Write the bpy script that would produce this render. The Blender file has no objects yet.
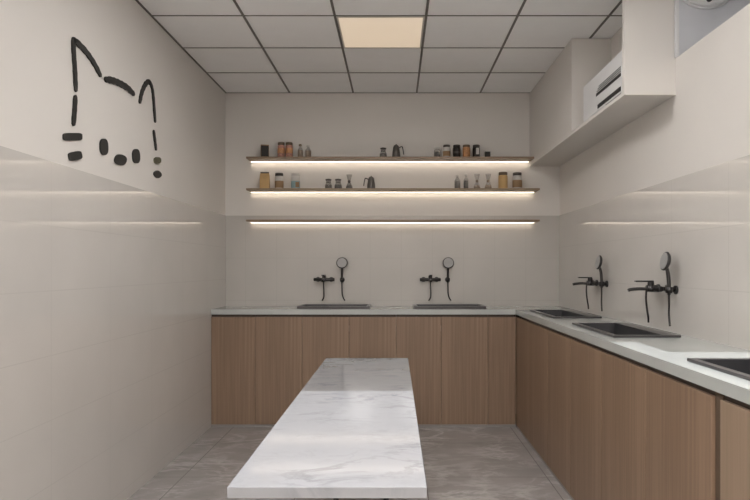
import bpy, bmesh, math, random
from mathutils import Vector, Matrix
random.seed(7)
PI = math.pi
S = bpy.context.scene
C = S.collection
# ------------------------------------------------------------------ camera, world, sun, exposure
H = 1.378; F = 625.0
cd = bpy.data.cameras.new('camera'); cam = bpy.data.objects.new('camera', cd); C.objects.link(cam)
cam.location = (0, 0, H); cam.rotation_euler = (PI/2, 0, 0)
cd.sensor_width = 36; cd.lens = 36*F/750; cd.shift_x = -20/750; cd.shift_y = 18/750
cd.clip_start = 0.05; cd.clip_end = 100
S.camera = cam
w = bpy.data.worlds.new('World'); S.world = w; w.use_nodes = True
bg = w.node_tree.nodes['Background']; bg.inputs[0].default_value = (0.99, 0.98, 0.97, 1); bg.inputs[1].default_value = 0.8
sd = bpy.data.lights.new('sun', 'SUN'); sd.energy = 1.05; sd.angle = 0.005; sd.color = (0.95, 0.97, 1.0)
sun = bpy.data.objects.new('sun', sd); C.objects.link(sun); sun.rotation_euler = (0.0, 0, 0)
sun.location = (0, 1, 6)
S.view_settings.view_transform = 'Standard'; S.view_settings.look = 'None'
S.view_settings.gamma = 1; S.view_settings.use_curve_mapping = False
S.view_settings.exposure = 1.77
LED_STR = 2.8
PANEL_STR = 0.13
FILL_NEAR = 14.0  # strength of the added fill panels behind the camera
FILL_MID = 6.0  # strength of the added fill panel above the table
# ------------------------------------------------------------------ room dimensions
XL, XR = -1.595, 1.548
YB, YF = 5.90, -3.2
ZC = 3.035
ZT = 1.872      # top of wall tiles
# ------------------------------------------------------------------ materials
def newmat(name):
    m = bpy.data.materials.new(name); m.use_nodes = True
    return m, m.node_tree, m.node_tree.nodes['Principled BSDF']
def mat(name, col, rough=0.5, metal=0.0, var=0.06, scale=12.0, bump=0.0, spec=0.5, trans=0.0, stretch=None):
    """procedural: base colour broken up by object-space noise"""
    m, nt, b = newmat(name); N = nt.nodes; L = nt.links
    tc = N.new('ShaderNodeTexCoord'); mp = N.new('ShaderNodeMapping'); no = N.new('ShaderNodeTexNoise')
    no.inputs['Scale'].default_value = scale; no.inputs['Detail'].default_value = 4
    if stretch: mp.inputs['Scale'].default_value = stretch
    L.new(tc.outputs['Object'], mp.inputs[0]); L.new(mp.outputs[0], no.inputs['Vector'])
    cr = N.new('ShaderNodeValToRGB'); cr.color_ramp.elements[0].position = 0.3; cr.color_ramp.elements[1].position = 0.7
    cr.color_ramp.elements[0].color = tuple(c*(1-var) for c in col)+(1,)
    cr.color_ramp.elements[1].color = tuple(min(1, c*(1+var)) for c in col)+(1,)
    L.new(no.outputs['Fac'], cr.inputs[0]); L.new(cr.outputs[0], b.inputs['Base Color'])
    b.inputs['Roughness'].default_value = rough; b.inputs['Metallic'].default_value = metal
    b.inputs['Specular IOR Level'].default_value = spec
    if trans: b.inputs['Transmission Weight'].default_value = trans
    if bump:
        bp = N.new('ShaderNodeBump'); bp.inputs['Strength'].default_value = bump; bp.inputs['Distance'].default_value = 0.002
        L.new(no.outputs['Fac'], bp.inputs['Height']); L.new(bp.outputs[0], b.inputs['Normal'])
    return m
def emis(name, col, s):
    m, nt, b = newmat(name)
    b.inputs['Base Color'].default_value = (0.8, 0.8, 0.8, 1)
    b.inputs['Emission Color'].default_value = col+(1,); b.inputs['Emission Strength'].default_value = s
    return m
def tile_mat(name, col, rough, axis, tw, th, off, joint=0.93, vein=0.0, veincol=None, spec=0.5, jw=0.004):
    """large tiles with thin joints; axis gives the two object axes the tiling runs along"""
    m, nt, b = newmat(name); N = nt.nodes; L = nt.links
    tc = N.new('ShaderNodeTexCoord'); sp = N.new('ShaderNodeSeparateXYZ'); L.new(tc.outputs['Object'], sp.inputs[0])
    def joint_of(out, period, o):
        a = N.new('ShaderNodeMath'); a.operation = 'SUBTRACT'; L.new(sp.outputs[out], a.inputs[0]); a.inputs[1].default_value = o
        p = N.new('ShaderNodeMath'); p.operation = 'PINGPONG'; L.new(a.outputs[0], p.inputs[0]); p.inputs[1].default_value = period/2
        c = N.new('ShaderNodeMath'); c.operation = 'LESS_THAN'; L.new(p.outputs[0], c.inputs[0]); c.inputs[1].default_value = jw/2
        return c
    j1 = joint_of(axis[0], tw, off[0]); j2 = joint_of(axis[1], th, off[1])
    mx = N.new('ShaderNodeMath'); mx.operation = 'MAXIMUM'; L.new(j1.outputs[0], mx.inputs[0]); L.new(j2.outputs[0], mx.inputs[1])
    no = N.new('ShaderNodeTexNoise'); no.inputs['Scale'].default_value = 2.2; no.inputs['Detail'].default_value = 5
    L.new(tc.outputs['Object'], no.inputs['Vector'])
    cr = N.new('ShaderNodeValToRGB'); cr.color_ramp.elements[0].position = 0.3; cr.color_ramp.elements[1].position = 0.7
    v = 0.03 if not vein else 0.13
    cr.color_ramp.elements[0].color = tuple(c*(1-v) for c in col)+(1,)
    cr.color_ramp.elements[1].color = tuple(c*(1+v) for c in col)+(1,)
    L.new(no.outputs['Fac'], cr.inputs[0]); last = cr.outputs[0]
    if vein: last = add_vein(N, L, tc, add_vein(N, L, tc, last, veincol, vein*0.6, 1.7, 0.9), veincol, vein*0.4, 3.5, 1.1)
    mi = N.new('ShaderNodeMixRGB'); L.new(mx.outputs[0], mi.inputs[0]); L.new(last, mi.inputs[1])
    mi.inputs[2].default_value = tuple(c*joint for c in col)+(1,)
    L.new(mi.outputs[0], b.inputs['Base Color']); b.inputs['Roughness'].default_value = rough
    b.inputs['Specular IOR Level'].default_value = spec
    return m
def add_vein(N, L, tc, base, vcol, amount, scale, rot=0.7):
    mp = N.new('ShaderNodeMapping'); mp.inputs['Rotation'].default_value = (0.0, 0.0, rot); mp.inputs['Scale'].default_value = (1, 2.0, 1)
    L.new(tc.outputs['Object'], mp.inputs[0])
    n1 = N.new('ShaderNodeTexNoise'); n1.inputs['Scale'].default_value = scale; n1.inputs['Detail'].default_value = 7
    n1.inputs['Roughness'].default_value = 0.6; n1.inputs['Distortion'].default_value = 0.5
    L.new(mp.outputs[0], n1.inputs['Vector'])
    a = N.new('ShaderNodeMath'); a.operation = 'SUBTRACT'; L.new(n1.outputs['Fac'], a.inputs[0]); a.inputs[1].default_value = 0.5
    ab = N.new('ShaderNodeMath'); ab.operation = 'ABSOLUTE'; L.new(a.outputs[0], ab.inputs[0])
    r = N.new('ShaderNodeMapRange'); L.new(ab.outputs[0], r.inputs[0])
    r.inputs[1].default_value = 0.0; r.inputs[2].default_value = 0.05; r.inputs[3].default_value = amount; r.inputs[4].default_value = 0.0
    n2 = N.new('ShaderNodeTexNoise'); n2.inputs['Scale'].default_value = scale*0.9; L.new(tc.outputs['Object'], n2.inputs['Vector'])
    r2 = N.new('ShaderNodeMapRange'); L.new(n2.outputs['Fac'], r2.inputs[0]); r2.inputs[1].default_value = 0.42; r2.inputs[2].default_value = 0.62
    mu = N.new('ShaderNodeMath'); mu.operation = 'MULTIPLY'; L.new(r.outputs[0], mu.inputs[0]); L.new(r2.outputs[0], mu.inputs[1])
    mi = N.new('ShaderNodeMixRGB'); L.new(mu.outputs[0], mi.inputs[0]); L.new(base, mi.inputs[1]); mi.inputs[2].default_value = vcol+(1,)
    return mi.outputs[0]
def marble_mat(name, col, vcol, rough, amount=0.6, scale=2.5, spec=0.5, rot=0.7, rot2=1.0):
    m, nt, b = newmat(name); N = nt.nodes; L = nt.links
    tc = N.new('ShaderNodeTexCoord'); no = N.new('ShaderNodeTexNoise'); no.inputs['Scale'].default_value = 3; no.inputs['Detail'].default_value = 5
    L.new(tc.outputs['Object'], no.inputs['Vector'])
    cr = N.new('ShaderNodeValToRGB'); cr.color_ramp.elements[0].position = 0.35; cr.color_ramp.elements[1].position = 0.65
    cr.color_ramp.elements[0].color = tuple(c*0.94 for c in col)+(1,); cr.color_ramp.elements[1].color = col+(1,)
    L.new(no.outputs['Fac'], cr.inputs[0])
    o = add_vein(N, L, tc, cr.outputs[0], vcol, amount, scale, rot)
    o = add_vein(N, L, tc, o, vcol, amount*0.25, scale*2.3, rot2)
    L.new(o, b.inputs['Base Color']); b.inputs['Roughness'].default_value = rough; b.inputs['Specular IOR Level'].default_value = spec
    return m
def wood_mat(name, c0, c1, rough=0.45, stretch=(60, 60, 1.2)):
    m, nt, b = newmat(name); N = nt.nodes; L = nt.links
    tc = N.new('ShaderNodeTexCoord'); mp = N.new('ShaderNodeMapping'); mp.inputs['Scale'].default_value = stretch
    L.new(tc.outputs['Object'], mp.inputs[0])
    no = N.new('ShaderNodeTexNoise'); no.inputs['Scale'].default_value = 1.0; no.inputs['Detail'].default_value = 6; no.inputs['Distortion'].default_value = 0.4
    L.new(mp.outputs[0], no.inputs['Vector'])
    mp2 = N.new('ShaderNodeMapping'); mp2.inputs['Scale'].default_value = tuple(s*0.12 for s in stretch); L.new(tc.outputs['Object'], mp2.inputs[0])
    n2 = N.new('ShaderNodeTexNoise'); n2.inputs['Scale'].default_value = 1.0; L.new(mp2.outputs[0], n2.inputs['Vector'])
    ad = N.new('ShaderNodeMath'); ad.operation = 'ADD'; L.new(no.outputs['Fac'], ad.inputs[0]); L.new(n2.outputs['Fac'], ad.inputs[1])
    r = N.new('ShaderNodeMapRange'); L.new(ad.outputs[0], r.inputs[0]); r.inputs[1].default_value = 0.7; r.inputs[2].default_value = 1.3
    mi = N.new('ShaderNodeMixRGB'); L.new(r.outputs[0], mi.inputs[0]); mi.inputs[1].default_value = c0+(1,); mi.inputs[2].default_value = c1+(1,)
    L.new(mi.outputs[0], b.inputs['Base Color']); b.inputs['Roughness'].default_value = rough
    return m
M = {}
M['paint'] = mat('wall paint', (0.68, 0.65, 0.615), 0.7, var=0.015, scale=2)
M['ceil'] = mat('ceiling board', (0.95, 0.95, 0.945), 0.85, var=0.02, scale=5)
M['tbar'] = mat('ceiling grid bar', (0.15, 0.14, 0.125), 0.5)
M['tileX'] = tile_mat('side wall tile', (0.57, 0.545, 0.515), 0.05, (1, 2), 0.6, 0.3, (YB, ZT), joint=0.92, spec=0.6)
M['tileY'] = tile_mat('rear wall tile', (0.505, 0.48, 0.45), 0.14, (0, 2), 0.294, 0.4, (-1.117, ZT), joint=0.92, spec=0.6)
M['floor'] = tile_mat('grey marble floor tile', (0.31, 0.288, 0.283), 0.2, (0, 1), 0.8, 0.8, (-1.4, 4.12), joint=0.6, vein=0.8, veincol=(0.62, 0.59, 0.57), spec=0.45, jw=0.006)
M['niche'] = mat('blue grey paint', (0.60, 0.61, 0.64), 0.6, var=0.02)
M['table'] = marble_mat('white table marble', (0.285, 0.285, 0.297), (0.13, 0.13, 0.145), 0.075, 0.6, 3.4, spec=0.42, rot=-0.8, rot2=-0.9)
M['counter'] = marble_mat('pale worktop stone', (0.45, 0.47, 0.455), (0.45, 0.45, 0.45), 0.16, 0.35, 3.0)
M['wood'] = wood_mat('cabinet oak veneer', (0.185, 0.118, 0.076), (0.29, 0.194, 0.13))
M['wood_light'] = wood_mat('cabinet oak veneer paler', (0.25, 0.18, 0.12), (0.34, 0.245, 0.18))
M['groove_dark'] = mat('groove shade board', (0.06, 0.042, 0.032), 0.6)  # dark colour stands for the shade below the worktop
M['filler'] = mat('brown filler board', (0.11, 0.075, 0.05), 0.6)
M['plinth'] = mat('grey plinth', (0.27, 0.25, 0.24), 0.4)
M['shelf'] = wood_mat('shelf oak', (0.24, 0.165, 0.105), (0.36, 0.26, 0.18), 0.45, (2, 60, 60))
M['black'] = mat('black painted metal', (0.022, 0.020, 0.020), 0.35, metal=0.3)
M['gun'] = mat('gunmetal fitting', (0.055, 0.052, 0.052), 0.28, metal=0.7)
M['gunf'] = mat('grey spray face', (0.33, 0.325, 0.32), 0.5, metal=0.0)
M['sink'] = mat('charcoal sink steel', (0.085, 0.08, 0.082), 0.3, metal=0.6, var=0.1)
M['basin'] = mat('charcoal basin', (0.03, 0.03, 0.033), 0.35, metal=0.3)
M['stroke'] = mat('charcoal lettering board', (0.020, 0.019, 0.017), 0.6)
M['stroke2'] = mat('olive grey board', (0.09, 0.085, 0.05), 0.6)
M['acw'] = mat('white plastic casing', (0.68, 0.68, 0.68), 0.4, var=0.02)
M['acd'] = mat('dark slot', (0.02, 0.02, 0.02), 0.5)
M['acg'] = mat('grey slat', (0.22, 0.22, 0.22), 0.5)
M['led'] = emis('warm led', (1.0, 0.87, 0.72), LED_STR)
M['panel'] = emis('warm light diffuser', (1.0, 0.75, 0.48), PANEL_STR)
M['fill_near'] = emis('added fill diffuser', (1.0, 0.97, 0.94), FILL_NEAR)
M['fill_mid'] = emis('added fill diffuser bright', (1.0, 0.97, 0.94), FILL_MID)
M['frame'] = mat('pale lamp frame', (0.55, 0.53, 0.5), 0.5)
M['kraft'] = mat('kraft paper', (0.55, 0.36, 0.16), 0.7)
M['kraft_dark'] = mat('brown kraft', (0.30, 0.19, 0.10), 0.7)
M['cork'] = mat('cork brown', (0.25, 0.17, 0.10), 0.7)
M['pink'] = mat('dusty red print', (0.40, 0.20, 0.16), 0.6, var=0.45, scale=60)
M['orange'] = mat('orange brown filling', (0.50, 0.24, 0.10), 0.5, var=0.25, scale=60)
M['beans'] = mat('coffee beans', (0.012, 0.008, 0.006), 0.6, var=0.5, scale=150)
M['white'] = mat('white paper', (0.55, 0.53, 0.50), 0.6)
M['cyan'] = mat('pale blue print', (0.25, 0.36, 0.38), 0.6)
M['lid'] = mat('dark lid', (0.05, 0.042, 0.035), 0.4)
M['lidb'] = mat('bronze lid', (0.16, 0.12, 0.08), 0.4, metal=0.4)
M['kettle'] = mat('pewter kettle', (0.10, 0.09, 0.082), 0.35, metal=0.5)
gm, gt, gb = newmat('jar glass'); gb.inputs['Base Color'].default_value = (0.42, 0.39, 0.36, 1); gb.inputs['Roughness'].default_value = 0.05
gb.inputs['Alpha'].default_value = 0.36; M['glass'] = gm
# ------------------------------------------------------------------ mesh helpers
def box(bm, x0, x1, y0, y1, z0, z1, mi=0):
    vs = [bm.verts.new((x, y, z)) for z in (z0, z1) for y in (y0, y1) for x in (x0, x1)]
    for q in ((0, 2, 3, 1), (4, 5, 7, 6), (0, 1, 5, 4), (2, 6, 7, 3), (0, 4, 6, 2), (1, 3, 7, 5)):
        f = bm.faces.new([vs[i] for i in q]); f.material_index = mi
def prism_y(bm, pts, y0, y1, mi=0):
    """polygon of (x, z) extruded along y"""
    a = [bm.verts.new((x, y0, z)) for x, z in pts]; b = [bm.verts.new((x, y1, z)) for x, z in pts]
    n = len(pts); fs = [bm.faces.new(a), bm.faces.new(b[::-1])]
    for i in range(n): fs.append(bm.faces.new((a[i], b[i], b[(i+1) % n], a[(i+1) % n])))
    for f in fs: f.material_index = mi
def lathe(bm, prof, cx=0, cy=0, seg=20, mi=0, cap=True):
    rings = []
    for r, z in prof:
        rings.append([bm.verts.new((cx+r*math.cos(2*PI*k/seg), cy+r*math.sin(2*PI*k/seg), z)) for k in range(seg)])
    for a, b in zip(rings, rings[1:]):
        for k in range(seg):
            f = bm.faces.new((a[k], a[(k+1) % seg], b[(k+1) % seg], b[k])); f.material_index = mi; f.smooth = True
    if cap:
        bm.faces.new(rings[0][::-1]).material_index = mi; bm.faces.new(rings[-1]).material_index = mi
def tube(bm, pts, r, seg=10, mi=0):
    """round tube along a list of points (radius may be a list)"""
    pts = [Vector(p) for p in pts]; n = len(pts); rings = []
    up = None
    for i, p in enumerate(pts):
        t = (pts[min(i+1, n-1)]-pts[max(i-1, 0)]).normalized()
        if up is None: up = Vector((0, 0, 1)) if abs(t.z) < 0.9 else Vector((1, 0, 0))
        u = (up-t*up.dot(t)).normalized(); v = t.cross(u); up = u
        rr = r[i] if isinstance(r, (list, tuple)) else r
        rings.append([bm.verts.new(p+u*(rr*math.cos(2*PI*k/seg))+v*(rr*math.sin(2*PI*k/seg))) for k in range(seg)])
    for a, b in zip(rings, rings[1:]):
        for k in range(seg):
            f = bm.faces.new((a[k], a[(k+1) % seg], b[(k+1) % seg], b[k])); f.smooth = True; f.material_index = mi
    bm.faces.new(rings[0][::-1]).material_index = mi; bm.faces.new(rings[-1]).material_index = mi
def spline(pts, n=8):
    P = [Vector(p) for p in pts]; P = [P[0]]+P+[P[-1]]; out = []
    for i in range(1, len(P)-2):
        for k in range(n):
            t = k/n; a, b, c, d = P[i-1], P[i], P[i+1], P[i+2]
            out.append(0.5*((2*b)+(c-a)*t+(2*a-5*b+4*c-d)*t*t+(3*b-a-3*c+d)*t**3))
    out.append(P[-2]); return out
def obj(name, bm, m, parent=None, bevel=0.0, loc=None):
    bmesh.ops.recalc_face_normals(bm, faces=bm.faces[:])
    me = bpy.data.meshes.new(name); bm.to_mesh(me); bm.free()
    for x in (m if isinstance(m, (list, tuple)) else [m]): me.materials.append(x)
    o = bpy.data.objects.new(name, me); C.objects.link(o)
    if parent: o.parent = parent
    if loc: o.location = loc
    if bevel:
        b = o.modifiers.new('bevel', 'BEVEL'); b.width = bevel; b.segments = 2; b.limit_method = 'ANGLE'
    return o
def BM(): return bmesh.new()
def tag(o, label=None, cat=None, group=None, kind=None):
    if label: o['label'] = label
    if cat: o['category'] = cat
    if group: o['group'] = group
    if kind: o['kind'] = kind
    return o
def thing(name, label, cat, loc=(0, 0, 0), rz=0, group=None):
    o = bpy.data.objects.new(name, None); C.objects.link(o); o.location = loc; o.rotation_euler = (0, 0, rz)
    o.empty_display_size = 0.1
    return tag(o, label, cat, group)
def struct(name, bm, m, parent=None, bevel=0):
    o = obj(name, bm, m, parent, bevel); o['kind'] = 'structure'; return o
# ------------------------------------------------------------------ room shell
bm = BM(); box(bm, XL-0.15, XR+0.15, YF-0.15, YB+0.15, -0.1, 0); struct('floor', bm, M['floor'])
T = 0.008
bm = BM()
box(bm, XL-0.12, XL-T, YF, YB+0.12, 0, ZC, 0); box(bm, XL-T, XL, YF, YB+T, 0, ZT, 1)
struct('wall_left', bm, [M['paint'], M['tileX']])
bm = BM()
box(bm, XL-T, XR+T, YB+T, YB+0.12, 0, ZC, 0); box(bm, XL, XR, YB, YB+T, 0, ZT, 1)
struct('wall_back', bm, [M['paint'], M['tileY']])
# right wall: tiles below, paint above, a deep recess (NY0..NY1) near the ceiling
NY0, NY1, NZ, NX = 1.3, 3.455, 2.54, 2.05
bm = BM()
box(bm, XR+T, XR+0.12, YF, YB+0.12, 0, NZ, 0)
box(bm, XR, XR+T, YF, YB+T, 0, ZT, 1)
box(bm, XR+T, XR+0.12, NY1+0.06, YB+0.12, NZ, ZC, 0)
box(bm, XR+T, XR+0.12, YF, NY0, NZ, ZC, 0)
# recess: floor, back and both ends
box(bm, XR+0.12, NX+0.06, NY0-0.06, NY1+0.06, NZ-0.08, NZ, 2)
box(bm, NX, NX+0.06, NY0-0.06, NY1+0.06, NZ, ZC, 2)
box(bm, XR+T, NX, NY1, NY1+0.06, NZ, ZC, 2)
box(bm, XR+0.12, NX, NY0-0.06, NY0, NZ, ZC, 2)
struct('wall_right', bm, [M['paint'], M['tileX'], M['niche']])
# the bright reveal trim at the far end of the recess
bm = BM(); box(bm, XR-0.004, XR+0.018, NY1-0.010, NY1, NZ, ZC-0.001); struct('trim_1', bm, M['acw'])
# front wall behind the camera, 
bm = BM()
box(bm, XL-0.12, XR+0.12, YF-0.12, YF, 0, ZC); struct('wall_front', bm, M['paint'])
# ceiling with added openings, out of view, that let the sun patches through
def grid_slab(bm, xs, ys, z0, z1, solid, mi=0):
    """slab made of cells, leaving holes where solid(cx, cy) is False"""
    V = {}
    def v(i, j, z):
        k = (i, j, z)
        if k not in V: V[k] = bm.verts.new((xs[i], ys[j], z))
        return V[k]
    nx, ny = len(xs)-1, len(ys)-1
    s = lambda i, j: 0 <= i < nx and 0 <= j < ny and solid((xs[i]+xs[i+1])/2, (ys[j]+ys[j+1])/2)
    for i in range(nx):
        for j in range(ny):
            if not s(i, j): continue
            bm.faces.new((v(i, j, z1), v(i+1, j, z1), v(i+1, j+1, z1), v(i, j+1, z1)))
            bm.faces.new((v(i, j, z0), v(i, j+1, z0), v(i+1, j+1, z0), v(i+1, j, z0)))
            for (di, dj, a, b) in ((-1, 0, (i, j), (i, j+1)), (1, 0, (i+1, j), (i+1, j+1)), (0, -1, (i, j), (i+1, j)), (0, 1, (i, j+1), (i+1, j+1))):
                if not s(i+di, j+dj): bm.faces.new((v(*a, z0), v(*b, z0), v(*b, z1), v(*a, z1)))
SUN_GAP_Y0, SUN_GAP_Y1, SUN_GAP_Y2 = 1.45, 2.67, 3.03      # made-up sun openings shaping the bright patches on table and right worktop
def ceil_solid(x, y):
    if -0.62 < x < 0.25 and SUN_GAP_Y0 < y < SUN_GAP_Y2: return False
    if 0.95 < x < 1.17 and SUN_GAP_Y0 < y < SUN_GAP_Y2: return False
    if 1.17 < x < 1.5 and SUN_GAP_Y0 < y < SUN_GAP_Y1: return False
    return True
bm = BM()
grid_slab(bm, [XL-0.12, -0.62, 0.25, 0.95, 1.17, 1.5, NX+0.06], [YF-0.12, SUN_GAP_Y0, SUN_GAP_Y1, SUN_GAP_Y2, YB+0.12], ZC, ZC+0.10, ceil_solid)
struct('ceiling', bm, M['ceil'])
bm = BM()
gx = [-0.995, -0.395, 0.205, 0.805, 1.405]; gy = [5.3, 4.7, 4.1, 3.5]
for x in gx: box(bm, x-0.008, x+0.008, 3.0, YB+T, ZC-0.004, ZC+0.0)
for y in gy: box(bm, XL-T, XR+T, y-0.005, y+0.005, ZC-0.0035, ZC)
box(bm, XL-T, XL-T+0.012, 3.0, YB+T, ZC-0.006, ZC); box(bm, XL-T, XR+T, YB+T-0.008, YB+T, ZC-0.004, ZC)
struct('trim_2', bm, M['tbar'])
# boxed-in bulkhead along the right wall with an open alcove for the air conditioner
BX, BZ = 1.272, 2.338
bm = BM()
prism_y(bm, [(BX, BZ), (XR+T, BZ), (XR+T, BZ+0.02), (BX, BZ+0.02)], 3.50, 4.50)
for y0, y1 in ((3.465, 3.50), (4.50, YB+T)):
    prism_y(bm, [(BX, BZ), (XR+T, BZ), (XR+T, ZC-0.0045), (BX, ZC-0.0045)], y0, y1)
struct('trim_3', bm, M['paint'])
# ------------------------------------------------------------------ base cabinets
YC = 5.418; XC = 1.049        # cabinet fronts
ZK = 0.975                    # underside of worktop
def cabinet(kind, a, b, label, group, wm, n=None):
    """kind 'rear': front faces -y and spans x a..b; 'side': front faces -x and spans y a..b. local x = along, local y = depth"""
    L = b-a; dep = 0.465
    if kind == 'rear': t = thing('base_cabinet', label, 'cabinet', ((a+b)/2, YC, 0), 0, group)
    else: t = thing('base_cabinet', label, 'cabinet', (XC, (a+b)/2, 0), -PI/2, group)
    h = L/2-0.001
    bm = BM(); box(bm, -h, -h+0.016, 0.024, dep, 0.05, 0.78); box(bm, h-0.016, h, 0.024, dep, 0.05, 0.78)
    box(bm, -h+0.016, h-0.016, 0.024, dep, 0.05, 0.066); box(bm, -h+0.016, h-0.016, dep-0.01, dep, 0.066, 0.78)
    obj('carcass', bm, wm, t)
    bm = BM(); box(bm, -h+0.0006, h-0.0006, 0.0, 0.02, 0.022, ZK-0.022); obj('door', bm, wm, t, bevel=0.0012)
    bm = BM(); box(bm, -h, h, 0.004, 0.020, 0.0, 0.020); obj('plinth', bm, M['plinth'], t)
    bm = BM(); box(bm, -h, h, 0.014, 0.024, ZK-0.021, ZK-0.001); obj('finger_groove_shade', bm, M['groove_dark'], t)  # shadow gap under the worktop, its shade painted as a dark strip
    return t
bx = [-1.594, -1.214, -0.806, -0.399, 0.009, 0.399, 0.806, 1.048]
blab = ['brown wood base cabinet against the left wall, first of the rear run',
        'brown wood base cabinet second from the left wall in the rear run',
        'brown wood base cabinet under the left rear sink, partly behind the table corner',
        'brown wood base cabinet behind the far end of the marble table',
        'brown wood base cabinet just right of the table, left of the right rear sink',
        'brown wood base cabinet directly below the right rear sink',
        'narrow brown wood base cabinet in the inner corner of the counter']
for i in range(7):
    cabinet('rear', bx[i], bx[i+1], blab[i], 'brown cabinets under the rear worktop', M['wood'])
ys = [5.416, 4.858, 4.298, 3.738, 3.178, 2.618, 2.070]
rlab = ['brown wood base cabinet on the right run, farthest one touching the inner corner',
        'brown wood base cabinet on the right run, second from the inner corner',
        'brown wood base cabinet on the right run, third from the inner corner',
        'brown wood base cabinet on the right run, fourth one, under the middle sink',
        'brown wood base cabinet on the right run, where the sunlit worktop patch begins',
        'large brown wood base cabinet on the right run, just before the dark vertical gap']
for i in range(6):
    cabinet('side', ys[i+1], ys[i], rlab[i], 'brown cabinets under the right worktop', M['wood'])
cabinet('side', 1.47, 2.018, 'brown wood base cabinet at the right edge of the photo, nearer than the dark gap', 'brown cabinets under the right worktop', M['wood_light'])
last = [o for o in C.objects if o.get('label', '').startswith('brown wood base cabinet at the right edge')][0]
bm = BM(); box(bm, -0.325, -0.2755, 0.012, 0.030, 0.0, ZK-0.001); obj('filler_strip', bm, M['filler'], last)
# ------------------------------------------------------------------ worktop with sink cut-outs
ZW = 1.019
rear_sinks = [(-0.86, -0.22), (0.167, 0.80)]
side_sinks = [(4.45, 5.23), (3.22, 3.97), (1.62, 2.41)]
RY0, RY1 = 5.475, 5.80
SX0, SX1 = 1.125, 1.475
FL = 0.018
holes = [(a+FL, b-FL, RY0+FL, RY1-FL) for a, b in rear_sinks]+[(SX0+FL, SX1-FL, a+FL, b-FL) for a, b in side_sinks]
xs = sorted(set([XL+0.001, XC-0.004, XR-0.001]+[v for h in holes for v in h[:2]]))
yy = sorted(set([1.45, YC-0.004, YB-0.001]+[v for h in holes for v in h[2:]]))
def top_solid(x, y):
    if x < XC-0.004 and y < YC-0.004: return False
    return not any(a < x < b and c < y < d for a, b, c, d in holes)
bm = BM(); grid_slab(bm, xs, yy, ZK, ZW, top_solid)
tag(obj('worktop', bm, M['counter']), 'pale stone L-shaped worktop running along the rear and right walls', 'worktop')
def sink(x0, x1, y0, y1, label, rim_h, deck=None):
    cx, cy = (x0+x1)/2, (y0+y1)/2
    t = thing('sink', label, 'sink', (cx, cy, ZW), 0, 'dark inset sinks')
    a, b = (x1-x0)/2, (y1-y0)/2; zt = rim_h; w_ = 0.028
    ix0, ix1, iy0, iy1 = -a+w_, a-w_, -b+w_, b-w_
    if deck == 'x': ix1 -= 0.055
    # rim plate with an opening
    bm = BM()
    grid_slab(bm, [-a, ix0, ix1, a], [-b, iy0, iy1, b], 0.0006, zt, lambda x, y: not (ix0 < x < ix1 and iy0 < y < iy1))
    obj('rim', bm, M['sink'], t, bevel=0.002)
    bm = BM(); g = 0.0008; d = -0.15
    o0 = [(ix0+g, iy0+g), (ix1-g, iy0+g), (ix1-g, iy1-g), (ix0+g, iy1-g)]
    s = 0.02; o1 = [(ix0+s, iy0+s), (ix1-s, iy0+s), (ix1-s, iy1-s), (ix0+s, iy1-s)]
    th = 0.004
    A = [bm.verts.new((x, y, zt-0.001)) for x, y in o0]; B = [bm.verts.new((x, y, d)) for x, y in o1]
    s2 = s+th; o2 = [(ix0+g+th, iy0+g+th), (ix1-g-th, iy0+g+th), (ix1-g-th, iy1-g-th), (ix0+g+th, iy1-g-th)]
    o3 = [(ix0+s2, iy0+s2), (ix1-s2, iy0+s2), (ix1-s2, iy1-s2), (ix0+s2, iy1-s2)]
    Cc = [bm.verts.new((x, y, zt-0.001)) for x, y in o2]; D = [bm.verts.new((x, y, d+th)) for x, y in o3]
    for k in range(4):
        n = (k+1) % 4
        bm.faces.new((A[k], A[n], B[n], B[k])); bm.faces.new((Cc[k], D[k], D[n], Cc[n])); bm.faces.new((A[k], Cc[k], Cc[n], A[n]))
    bm.faces.new(B[::-1]); bm.faces.new(D)
    obj('basin', bm, M['basin'], t)
    bm = BM(); lathe(bm, [(0.045, d+th), (0.045, d+th+0.004), (0.03, d+th+0.005), (0.028, d+th+0.002)], seg=20)
    obj('drain', bm, M['gun'], t)
    return t
sink(rear_sinks[0][0], rear_sinks[0][1], RY0, RY1, 'dark sink in the rear worktop, left of the two rear sinks', 0.024)
sink(rear_sinks[1][0], rear_sinks[1][1], RY0, RY1, 'dark sink in the rear worktop, right of the two rear sinks', 0.024)
sink(SX0, SX1, *side_sinks[0], 'dark sink in the right worktop nearest the inner corner', 0.012, 'x')
sink(SX0, SX1, *side_sinks[1], 'dark sink in the middle of the right worktop, below the larger-looking shower tap', 0.012, 'x')
sink(SX0, SX1, *side_sinks[2], 'dark sink cut off by the right edge of the photo, amid the bright worktop patch', 0.012, 'x')
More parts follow.
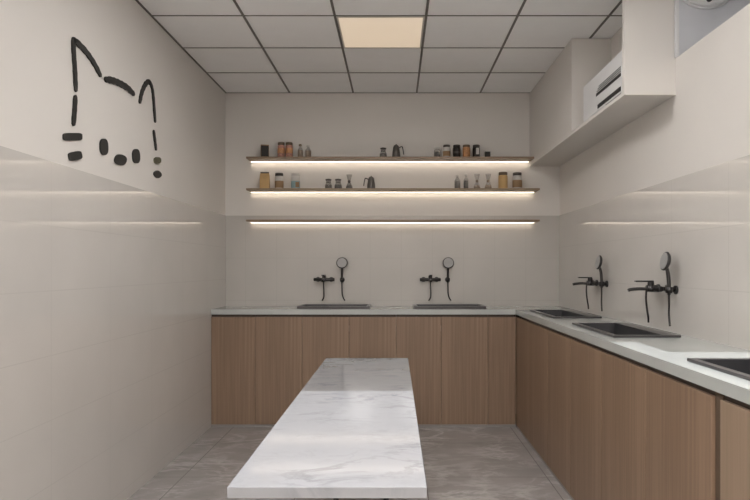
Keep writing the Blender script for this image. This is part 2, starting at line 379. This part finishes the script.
# ------------------------------------------------------------------ wall mixers with hand shower
def shower_tap(loc, rz, label):
    """local frame: wall plane y = 0, room towards -y, x to the right as seen facing the wall, z = 0 at the bar"""
    t = thing('shower_tap', label, 'tap', loc, rz, 'black wall taps with hand showers')
    bm = BM()
    for s in (-1, 1):
        tube(bm, [(s*0.062, -0.001, 0), (s*0.062, -0.012, 0)], 0.024, 16)      # wall roses
        tube(bm, [(s*0.062, -0.012, 0), (s*0.062, -0.055, 0)], 0.012, 12)
    tube(bm, [(-0.098, -0.055, 0), (-0.094, -0.055, 0), (0.094, -0.055, 0), (0.098, -0.055, 0)], [0.012, 0.0155, 0.0155, 0.012], 14)
    tube(bm, [(0, -0.045, 0), (0, -0.10, 0.0)], [0.021, 0.019], 14)
    obj('mixer_body', bm, M['gun'], t)
    bm = BM(); tube(bm, spline([(0, -0.09, -0.004), (0, -0.14, -0.002), (0, -0.19, -0.006), (0, -0.205, -0.012)], 5), 0.0095, 12)
    sp_ = obj('spout', bm, M['gun'], t)
    bm = BM(); tube(bm, [(0, -0.075, 0.012), (0, -0.075, 0.036), (0, -0.075, 0.040)], [0.018, 0.018, 0.014], 14)
    box(bm, -0.014, 0.014, -0.165, -0.062, 0.038, 0.046)
    obj('lever', bm, M['black'], t, bevel=0.002)
    # shower bracket to the right of the mixer
    bm = BM(); tube(bm, [(0.165, -0.001, -0.002), (0.165, -0.010, -0.002)], 0.024, 16)
    tube(bm, [(0.165, -0.008, -0.002), (0.165, -0.035, -0.002)], 0.012, 12); tube(bm, [(0.165, -0.042, -0.020), (0.165, -0.042, 0.014)], [0.018, 0.020], 14)
    obj('bracket', bm, M['black'], t)
    hs = None
    bm = BM(); tube(bm, spline([(0.165, -0.042, -0.03), (0.165, -0.043, 0.03), (0.166, -0.048, 0.085), (0.167, -0.058, 0.125)], 6),
                    [0.009+0.002*math.sin(k/18*PI) for k in range(19)], 12)
    hs = obj('hand_shower', bm, M['gun'], t)
    # head: thick disc tilted a little to the floor
    bm = BM(); lathe(bm, [(0.02, -0.016), (0.043, -0.010), (0.053, 0.0), (0.053, 0.006), (0.048, 0.010)], seg=28)
    hd = obj('shower_head', bm, M['gun'], hs); hd.location = (0.168, -0.062, 0.155); hd.rotation_euler = (math.radians(80), 0, 0)
    bm = BM(); lathe(bm, [(0.046, 0.010), (0.044, 0.0125)], seg=28)
    for r_, n_ in ((0.012, 6), (0.024, 12), (0.036, 18)):
        for k in range(n_):
            a = 2*PI*k/n_; lathe(bm, [(0.0018, 0.0125), (0.0015, 0.0145)], r_*math.cos(a), r_*math.sin(a), 6)
    fc = obj('spray_face', bm, M['gunf'], hs); fc.location = hd.location; fc.rotation_euler = hd.rotation_euler
    # two hoses hanging down the wall
    bm = BM(); tube(bm, spline([(0.0, -0.10, -0.008), (0.001, -0.103, -0.06), (0.003, -0.098, -0.12), (0.001, -0.09, -0.165), (-0.016, -0.082, -0.195)], 7), 0.0058, 8)
    obj('hose', bm, M['black'], t)
    bm = BM(); tube(bm, spline([(0.165, -0.042, -0.028), (0.166, -0.042, -0.08), (0.168, -0.044, -0.13), (0.178, -0.046, -0.17), (0.194, -0.05, -0.197)], 7), 0.0058, 8)
    obj('hose', bm, M['black'], t)
    return t
ZB = 1.270
shower_tap(((324.3-395)/625*5.86, YB, ZB), 0, 'black wall tap with round hand shower above the left rear sink')
shower_tap(((430.2-395)/625*5.86, YB, ZB), 0, 'black wall tap with round hand shower above the right rear sink')
shower_tap((XR, 4.72, ZB-0.006), -PI/2, 'black wall tap with hand shower on the right wall, nearer the inner corner')
shower_tap((XR, 3.60, ZB-0.010), -PI/2, 'black wall tap with hand shower on the right wall, nearer the photographer')
# ------------------------------------------------------------------ marble table
TX0, TX1, TY0, TY1, TZ = -0.457, 0.087, 1.70, 4.14, 0.782
t = thing('marble_table', 'long narrow table with a glossy white marble top in the middle of the floor', 'table', ((TX0+TX1)/2, (TY0+TY1)/2, 0))
hw, hl = (TX1-TX0)/2, (TY1-TY0)/2
bm = BM(); box(bm, -hw, hw, -hl, hl, TZ-0.031, TZ); obj('tabletop', bm, M['table'], t, bevel=0.0015)
bm = BM(); box(bm, -hw+0.1, hw-0.1, -0.75, 0.75, TZ-0.058, TZ-0.0315); obj('support_frame', bm, M['black'], t, bevel=0.002)
for px in (-0.278, -0.042):
    cx = px-(TX0+TX1)/2
    bm = BM(); tube(bm, [(cx, 0.03, 0.0155), (cx, 0.03, TZ-0.0585)], 0.014, 16); obj('leg', bm, M['black'], t)
bm = BM(); box(bm, -0.2, 0.2, -0.5, 0.5, 0.0, 0.015); obj('base_plate', bm, M['black'], t, bevel=0.003)
# ------------------------------------------------------------------ shelves with led strips
SD = 0.2
shelves = [(2.377, 2.395, BX-0.002, 'topmost of the three long oak wall shelves, lit from below'),
           (2.090, 2.106, 1.322, 'middle one of the three long oak wall shelves, lit from below'),
           (1.803, 1.820, 1.322, 'lowest long oak wall shelf, empty and lit from below')]
for z0, z1, xr, lab in shelves:
    yb = YB+T if z0 > ZT else YB
    t = thing('wall_shelf', lab, 'shelf', (0, yb, z0), 0, 'oak shelves on the rear wall')
    bm = BM(); box(bm, -1.359, xr, -SD-(yb-YB), -0.0005, 0, z1-z0); obj('board', bm, M['shelf'], t, bevel=0.001)
    bm = BM(); box(bm, -1.355, xr-0.015, -0.034, -0.020, -0.0018, -0.0004); o = obj('light_strip', bm, M['led'], t)
    o['label'] = 'glowing warm light strip'
# ------------------------------------------------------------------ things on the shelves
YI = YB-0.115
def X(px, y=None): return (px-395)/625*(y or YI)
def jar(px, w, h, z, label, body, lid, band=None, bandz=(0.3, 0.7), cat='jar', name='storage_jar', grp=None, glass=False):
    t = thing(name, label, cat, (X(px), YI, z), 0, grp)
    r = w/2; hb = h*0.82
    bm = BM()
    if glass:
        lathe(bm, [(r*0.9, 0), (r, h*0.04), (r, hb*0.9), (r*0.86, hb)], seg=20, cap=True); obj('glass_body', bm, M['glass'], t)
        bm = BM(); lathe(bm, [(r*0.86, h*0.03), (r*0.94, h*0.05), (r*0.94, hb*0.66), (r*0.6, hb*0.69)], seg=20); obj('contents', bm, body, t)
    else:
        lathe(bm, [(r*0.9, 0), (r, h*0.04), (r, hb*0.9), (r*0.86, hb)], seg=20); obj('jar_body', bm, body, t)
    bm = BM(); lathe(bm, [(r*0.88, hb+0.0004), (r*0.95, hb+0.002), (r*0.95, h*0.97), (r*0.88, h)], seg=20); obj('lid', bm, lid, t)
    if band:
        bm = BM(); lathe(bm, [(r*1.015, hb*bandz[0]), (r*1.03, hb*bandz[0]+0.001), (r*1.03, hb*bandz[1]-0.001), (r*1.015, hb*bandz[1])], seg=20, cap=False); obj('paper_label', bm, band, t)
    return t
def pouch(px, w, d, h, z, label, body, front=None, fz=(0.1, 0.8), rz=0, fold=M['lidb'], grp=None):
    """gusseted paper bag with a folded top"""
    t = thing('coffee_bag', label, 'bag', (X(px), YI, z), rz, grp)
    a, b = w/2, d/2
    prof = [(1.0, 1.0, 0), (1.0, 1.0, 0.55), (1.0, 0.7, 0.8), (0.96, 0.22, 0.92), (0.9, 0.16, 1.0)]
    bm = BM(); rings = [[bm.verts.new((sx*a*fx, sy*b*fy, h*fz_)) for sx, sy in ((-1, -1), (1, -1), (1, 1), (-1, 1))] for fx, fy, fz_ in prof]
    for p, q in zip(rings, rings[1:]):
        for k in range(4): bm.faces.new((p[k], p[(k+1) % 4], q[(k+1) % 4], q[k]))
    bm.faces.new(rings[0][::-1]); bm.faces.new(rings[-1]); obj('bag_body', bm, body, t, bevel=0.002)
    bm = BM(); box(bm, -a*0.92, a*0.92, -b*0.26, b*0.26, h*0.93, h*1.01); obj('folded_top', bm, fold, t, bevel=0.001)
    if front:
        bm = BM(); box(bm, -a*0.85, a*0.85, -b-0.0016, -b-0.0004, h*fz[0], h*min(fz[1], 0.55)); obj('paper_label', bm, front, t)
    return t
def carton(px, w, d, h, z, label, body, front, rz=0, m=0.1, grp=None):
    t = thing('carton', label, 'box', (X(px), YI, z), rz, grp)
    a, b = w/2, d/2
    bm = BM(); box(bm, -a, a, -b, b, 0, h); obj('box_body', bm, body, t, bevel=0.002)
    if front: bm = BM(); box(bm, -a*(1-m), a*(1-m), -b-0.0015, -b-0.0003, h*m, h*(1-m)); obj('front_label', bm, front, t)
    return t
def bottle(px, w, h, z, label, fill, cap, grp=None):
    t = thing('glass_bottle', label, 'bottle', (X(px), YI, z), 0, grp); r = w/2
    bm = BM(); lathe(bm, [(r*0.9, 0), (r, 0.004), (r, h*0.56), (r*0.75, h*0.68), (r*0.42, h*0.76), (r*0.42, h*0.86)], seg=18); obj('glass_body', bm, M['glass'], t)
    bm = BM(); lathe(bm, [(r*0.85, 0.003), (r*0.93, 0.006), (r*0.93, h*0.52), (r*0.8, h*0.55)], seg=18); obj('contents', bm, fill, t)
    bm = BM(); lathe(bm, [(r*0.5, h*0.86), (r*0.62, h*0.88), (r*0.62, h*0.95), (r*0.3, h)], seg=18); obj('cap', bm, cap, t)
    return t
def kettle(px, w, h, z, label, side):
    t = thing('gooseneck_kettle', label, 'kettle', (X(px), YI, z), 0, 'pewter kettles'); r = w/2
    bm = BM(); lathe(bm, [(r*0.97, 0), (r, 0.004), (r*0.92, h*0.4), (r*0.72, h*0.78), (r*0.66, h*0.82)], seg=22); obj('kettle_body', bm, M['kettle'], t)
    bm = BM(); lathe(bm, [(r*0.64, h*0.82), (r*0.62, h*0.86), (r*0.34, h*0.93), (0.006, h*0.94), (0.007, h*0.985), (0.003, h)], seg=18); obj('lid', bm, M['kettle'], t)
    s = side
    bm = BM(); tube(bm, spline([(s*r*0.62, 0, h*0.72), (s*(r+0.012), 0, h*0.82), (s*(r+0.022), 0, h*0.66), (s*(r+0.030), 0, h*0.25)], 6), 0.005, 8); obj('handle', bm, M['black'], t)
    bm = BM(); tube(bm, spline([(-s*r*0.4, r*0.75, h*0.25), (-s*r*0.5, r*1.15, h*0.4), (-s*r*0.55, r*1.1, h*0.7), (-s*r*0.6, r*1.4, h*0.84)], 6), 0.004, 8); obj('spout', bm, M['kettle'], t)
def beaker(px, w, h, z, label, grp):
    """glass coffee server with dark collar, lid and handle"""
    t = thing('coffee_server', label, 'coffee server', (X(px), YI, z), 0, grp); r = w/2
    bm = BM(); lathe(bm, [(r*0.9, 0), (r, h*0.06), (r*0.96, h*0.35), (r*0.62, h*0.66), (r*0.72, h*0.84)], seg=20); obj('glass_body', bm, M['glass'], t)
    bm = BM(); lathe(bm, [(r*0.85, 0.002), (r*0.93, h*0.07), (r*0.89, h*0.34), (r*0.82, h*0.42)], seg=20); obj('coffee', bm, M['beans'], t)
    bm = BM(); lathe(bm, [(r*0.76, h*0.845), (r*0.84, h*0.87), (r*0.84, h*0.95), (r*0.3, h)], seg=20); obj('lid', bm, M['lid'], t)
    bm = BM(); lathe(bm, [(r*0.64, h*0.62), (r*0.68, h*0.63), (r*0.68, h*0.68), (r*0.66, h*0.69)], seg=20, cap=False); obj('collar', bm, M['lid'], t)
    return t
def dripper_set(px, w, h, z, label, grp, tall=False):
    """hourglass shaped pour-over carafe; the tall one carries a white filter cone"""
    t = thing('pour_over_carafe', label, 'carafe', (X(px), YI, z), 0, grp); r = w/2
    bm = BM(); lathe(bm, [(r*0.9, 0), (r, h*0.05), (r*0.85, h*0.22), (r*0.30, h*0.48), (r*0.34, h*0.56), (r*0.8, h*0.98)], seg=20, cap=False); obj('glass_body', bm, M['glass'], t)
    bm = BM(); lathe(bm, [(r*0.88, 0.002), (r*0.95, h*0.055), (r*0.80, h*0.2), (r*0.66, h*0.26)], seg=20); obj('coffee', bm, M['beans'] if tall else M['kraft_dark'], t)
    bm = BM(); lathe(bm, [(r*0.32, h*0.44), (r*0.40, h*0.45), (r*0.42, h*0.58), (r*0.36, h*0.59)], seg=16, cap=False); obj('neck_collar', bm, M['lid'] if tall else M['lidb'], t)
    if tall:
        bm = BM(); lathe(bm, [(r*0.2, h*0.60), (r*0.62, h*0.94), (r*0.60, h*0.94), (r*0.15, h*0.60)], seg=18, cap=False); obj('filter_cone', bm, M['white'], t)
    return t
Z1, Z2 = 2.3955, 2.1065
G1, G2 = 'jars on the top shelf', 'jars on the middle shelf'
P = YI/625                      # metres per pixel at the items
carton(264.8, 8*P, 0.05, 13*P, Z1, 'tan carton with a black front label, leftmost item on the top shelf', M['kraft_dark'], M['beans'], rz=0.25, m=0.08)
jar(281.2, 7.2*P, 15.5*P, Z1, 'dusty red printed tin on the top shelf, left of its twin', M['pink'], M['lidb'], M['orange'], (0.35, 0.75), 'tin', 'coffee_tin', 'red printed tins')
jar(289.2, 7.2*P, 15.5*P, Z1, 'dusty red printed tin on the top shelf, right of its twin', M['pink'], M['lidb'], M['orange'], (0.35, 0.75), 'tin', 'coffee_tin', 'red printed tins')
bottle(300.3, 5.2*P, 14*P, Z1, 'slim clear bottle of dark beans beside the red tins on the top shelf', M['kraft_dark'], M['lidb'], 'small bottles on the top shelf')
bottle(308.2, 6*P, 13*P, Z1, 'clear bottle of brown beans on the top shelf, fifth item from the left', M['kraft_dark'], M['white'], 'small bottles on the top shelf')
beaker(383.3, 7.5*P, 10.5*P, Z1, 'small glass coffee server with dark lid beside the kettle on the top shelf', 'glass coffee servers')
kettle(396.2, 8.5*P, 14*P, Z1, 'dark pewter kettle with its handle to the right, on the top shelf', 1)
jar(437.2, 6.5*P, 10.5*P, Z1, 'short clear jar with white lid, leftmost of the jar row on the top shelf', M['beans'], M['white'], None, grp=G1, glass=True)
jar(446.6, 7.3*P, 13*P, Z1, 'white jar with a tan label and dark lid in the top shelf jar row', M['white'], M['lid'], M['kraft_dark'], (0.15, 0.62), grp=G1)
jar(456.7, 7.4*P, 13*P, Z1, 'dark glass jar of black beans in the top shelf jar row', M['beans'], M['lid'], M['kettle'], (0.4, 0.6), grp=G1)
jar(466.4, 7.6*P, 13*P, Z1, 'orange-brown jar with bronze lid in the top shelf jar row', M['orange'], M['lidb'], None, grp=G1)
jar(476.3, 7.3*P, 13*P, Z1, 'black jar with a white front label in the top shelf jar row', M['beans'], M['lid'], None, grp=G1)
bm = BM(); box(bm, X(476.3)-0.006, X(476.3)+0.022, YI-0.0365, YI-0.0352, Z1+0.03, Z1+0.088)
lb = obj('paper_label', bm, M['white']); bpy.context.view_layer.update()
par = [o for o in C.objects if o.get('label', '').startswith('black jar with a white')][0]
lb.parent = par; lb.matrix_parent_inverse = Matrix.Translation(-par.location)
carton(487.5, 5.4*P, 0.03, 6.3*P, Z1, 'tiny black box at the right end of the top shelf', M['beans'], None)
pouch(264.8, 9.2*P, 0.055, 17*P, Z2, 'tall tan kraft coffee bag, leftmost item on the middle shelf', M['kraft'], None, fold=M['kettle'], grp='coffee bags on the shelves')
jar(279.2, 8.4*P, 16*P, Z2, 'white-topped jar with a brown label and dark lid, second item on the middle shelf', M['white'], M['lid'], M['kraft_dark'], (0.08, 0.62), grp=G2)
jar(295.5, 8.6*P, 16*P, Z2, 'jar with a pale blue and brown wrap, third item on the middle shelf', M['white'], M['white'], M['cyan'], (0.06, 0.6), grp=G2)
bm = BM(); box(bm, X(297.5)-0.012, X(297.5)+0.022, YI-0.0425, YI-0.0415, Z2+0.015, Z2+0.062)
lb = obj('paper_label', bm, M['kraft_dark'])
par = [o for o in C.objects if o.get('label', '').startswith('jar with a pale blue')][0]
lb.parent = par; lb.matrix_parent_inverse = Matrix.Translation(-par.location); lb['label'] = 'brown paper label'
beaker(328.5, 7.3*P, 10.5*P, Z2, 'small glass coffee server on the middle shelf, left of its twin', 'glass coffee servers')
beaker(338.2, 7.8*P, 10.5*P, Z2, 'small glass coffee server on the middle shelf, right of its twin', 'glass coffee servers')
dripper_set(349.2, 7.2*P, 15*P, Z2, 'glass carafe holding a white filter cone, near the middle shelf centre', 'pour over carafes', True)
kettle(371.2, 8.5*P, 13.5*P, Z2, 'dark pewter kettle with its handle to the left, on the middle shelf', -1)
bottle(457.4, 6*P, 14.5*P, Z2, 'clear bottle of dark beans on the middle shelf, wider of the pair', M['kettle'], M['white'], 'small bottles on the middle shelf')
bottle(466.0, 4.9*P, 15.5*P, Z2, 'slim dark-filled bottle on the middle shelf beside the two carafes', M['beans'], M['white'], 'small bottles on the middle shelf')
dripper_set(477.0, 7*P, 15.5*P, Z2, 'hourglass glass carafe on the middle shelf, left of the right-hand pair', 'pour over carafes')
dripper_set(488.2, 7.4*P, 15.5*P, Z2, 'hourglass glass carafe on the middle shelf, right of the right-hand pair', 'pour over carafes')
jar(503.0, 9.2*P, 17*P, Z2, 'large tan jar with bronze lid near the right end of the middle shelf', M['kraft'], M['lidb'], None, grp=G2)
jar(517.2, 9.2*P, 16.5*P, Z2, 'white jar with brown label and dark lid, rightmost on the middle shelf', M['white'], M['lid'], M['kraft_dark'], (0.12, 0.66), grp=G2)
# ------------------------------------------------------------------ cat face sign on the left wall
XW = XL-T
def wp(px, py, out=0.0):
    y = -XW*F/(395-px); return (XW+out, y, H+(268-py)*y/F)
sign = thing('cat_face_sign', 'dark brush-stroke outline of a cat face fixed high on the left wall', 'wall sign', wp(110, 120))
def stroke(pts, wd, m='stroke', smooth=True):
    wd *= 1.28
    """outline of a brush stroke on the wall plane, raised a little off it"""
    W = [Vector((wp(*p)[1], wp(*p)[2])) for p in pts]
    Q = [Vector((q.x, q.y)) for q in spline([(a.x, a.y, 0) for a in W], 6)] if len(W) > 2 and smooth else [W[0].lerp(W[-1], k/8) for k in range(9)] if len(W) == 2 else W
    n = len(Q); Lf, Rt = [], []
    for i, p in enumerate(Q):
        d = (Q[min(i+1, n-1)]-Q[max(i-1, 0)]).normalized(); nn = Vector((-d.y, d.x))
        e = min(i, n-1-i)/max(1, (n-1)/2); k = 0.72+0.28*min(1, e*3)
        k *= 1+0.10*math.sin(i*1.9+p.x*7)
        Lf.append(p+nn*wd/2*k); Rt.append(p-nn*wd/2*k)
    d0 = (Q[0]-Q[1]).normalized(); d1 = (Q[-1]-Q[-2]).normalized()
    poly = Lf+[Q[-1]+d1*wd*0.28]+Rt[::-1]+[Q[0]+d0*wd*0.28]
    plate(poly, m)
def plate(poly, m):
    o = sign.location; bm = BM()
    A = [bm.verts.new((XW+0.0006-o.x, p.x-o.y, p.y-o.z)) for p in poly]; B = [bm.verts.new((XW+0.010-o.x, p.x-o.y, p.y-o.z)) for p in poly]
    n = len(poly); bm.faces.new(A); bm.faces.new(B[::-1])
    for i in range(n): bm.faces.new((A[i], A[(i+1) % n], B[(i+1) % n], B[i]))
    bmesh.ops.triangulate(bm, faces=[f for f in bm.faces if len(f.verts) > 4])
    obj('brush_stroke', bm, M[m], sign)
def blob(px, py, w_, h_, m='stroke', rot=0.0, ex_=0.8):
    c = wp(px, py); poly = []
    for k in range(22):
        a = 2*PI*k/22; ex = w_/2*math.copysign(abs(math.cos(a))**ex_, math.cos(a)); ey = h_/2*math.copysign(abs(math.sin(a))**ex_, math.sin(a))
        X_, Y_ = ex*math.cos(rot)-ey*math.sin(rot), ex*math.sin(rot)+ey*math.cos(rot)
        q = wp(px+X_, py+Y_); poly.append(Vector((q[1], q[2])))
    plate(poly, m)
S1 = 1.0
stroke([(74.7, 90.5), (74.0, 72), (72.6, 52), (72.3, 38.5)], 0.023)
stroke([(73.0, 39.5), (84, 50.6), (92.5, 62.5), (99.5, 75.5)], 0.026)
stroke([(104.3, 79.4), (111, 80.3), (118.3, 83), (126, 87.5), (133.0, 94.0)], 0.029)
stroke([(138.9, 102.5), (141.0, 92.5), (144.5, 84.5), (148.2, 80.8)], 0.024)
stroke([(148.0, 80.8), (151.0, 87.0), (152.6, 98), (154.3, 121.6)], 0.022)
stroke([(74.4, 96.4), (73.6, 110), (72.3, 124.5)], 0.023)
blob(71.4, 136.7, 18.5, 7.6, ex_=0.45)
blob(74.0, 155.9, 12.8, 8.6, rot=-0.2, ex_=0.5)
blob(102.9, 146.8, 7.6, 16.5, rot=-0.05)
blob(119.5, 159.8, 11.5, 10.5, rot=0.35)
blob(135.2, 156.2, 7.0, 14.5, rot=-0.05)
stroke([(152.9, 131.0), (154.2, 141), (155.2, 149.5)], 0.021)
blob(156.6, 160.4, 6.6, 6.6, 'stroke2')
blob(156.7, 174.3, 6.6, 7.6, rot=-0.7)
# ------------------------------------------------------------------ air conditioner in the alcove
AY0, AY1, AZ0, AZ1 = 3.53, 4.26, 2.3595, 2.645
t = thing('air_conditioner', 'white wall air conditioner with dark slots, tucked in the alcove by the ceiling', 'air conditioner', (XR, (AY0+AY1)/2, AZ0))
oy = (AY0+AY1)/2
bm = BM()
xf = 1.283-XR
prism_y(bm, [(xf+0.03, 0.0), (xf, 0.012), (xf, 0.25), (xf+0.05, AZ1-AZ0), (-0.001+T, AZ1-AZ0), (-0.001+T, 0.0)], AY0-oy, AY1-oy)
obj('casing', bm, M['acw'], t, bevel=0.006)
bm = BM(); box(bm, xf-0.004, xf+0.001, AY0-oy+0.02, 3.95-oy, 2.385-AZ0, 2.409-AZ0); obj('air_outlet', bm, M['acd'], t)
bm = BM(); box(bm, xf-0.003, xf+0.001, AY0-oy+0.02, 3.80-oy, 2.3655-AZ0, 2.371-AZ0); obj('lower_seam', bm, M['acg'], t)
bm = BM(); box(bm, xf-0.003, xf+0.001, AY0-oy+0.02, 3.98-oy, 2.470-AZ0, 2.487-AZ0); obj('front_slot', bm, M['acd'], t)
for k in range(3):
    z = 2.494+0.012*k
    bm = BM(); box(bm, xf-0.003, xf+0.001, AY0-oy+0.02, (3.97-0.02*k)-oy, z-AZ0, z+0.006-AZ0); obj('slat', bm, M['acg'], t)
# ------------------------------------------------------------------ dome fixture inside the recess
t = thing('wall_fixture', 'rounded white oval fixture with a dark spot, in the recess at the upper right', 'wall fixture', (1.716, NY1, 2.915))
def oval(bm, prof, seg=40):
    lathe(bm, prof, seg=seg); bmesh.ops.rotate(bm, verts=bm.verts[:], cent=(0, 0, 0), matrix=Matrix.Rotation(PI/2, 3, 'X'))
    bmesh.ops.scale(bm, verts=bm.verts[:], vec=(1, 1, 0.72))
bm = BM(); oval(bm, [(0.150, 0.0005), (0.152, 0.004), (0.152, 0.02), (0.146, 0.024)]); obj('mounting_ring', bm, M['acw'], t)
bm = BM(); oval(bm, [(0.145*math.cos(a), 0.0245+0.055*math.sin(a)) for a in [PI/2*k/10 for k in range(10)]]+[(0.01, 0.0795)]); obj('cover', bm, M['acw'], t)
bm = BM(); lathe(bm, [(0.015, 0), (0.017, 0.004), (0.010, 0.014)], seg=18); o = obj('dark_spot', bm, M['acd'], t); o.location = (-0.008, -0.058, -0.073); o.rotation_euler = (math.radians(118), 0, 0)
# ------------------------------------------------------------------ ceiling light panel, plus added fill panels out of view
def light_panel(cx, cy, label, m):
    t = thing('ceiling_light', label, 'ceiling light', (cx, cy, ZC), 0, None)
    bm = BM(); e = 0.290
    for a in ((-e, e, -e, -e+0.01), (-e, e, e-0.01, e), (-e, -e+0.01, -e+0.01, e-0.01), (e-0.01, e, -e+0.01, e-0.01)): box(bm, *a, -0.007, -0.0005)
    obj('frame', bm, M['frame'], t)
    bm = BM(); box(bm, -e+0.0105, e-0.0105, -e+0.0105, e-0.0105, -0.005, -0.001); obj('diffuser', bm, m, t)
light_panel(-0.095, 4.40, 'square warm glowing light panel set in the grid ceiling', M['panel'])
for col, cx in (('left', -0.695), ('right', 0.505)):  # unseen panels added to raise the general room light
    for row, cy in (('just behind', -0.40), ('well behind', -1.60)):
        light_panel(cx, cy, 'added white fill panel, unseen, %s the photographer, %s column' % (row, col), M['fill_near'])
light_panel(-0.095, 3.345, 'added white fill panel overhead, above the table and out of the picture', M['fill_mid'])  # unseen panel added to brighten the middle of the room
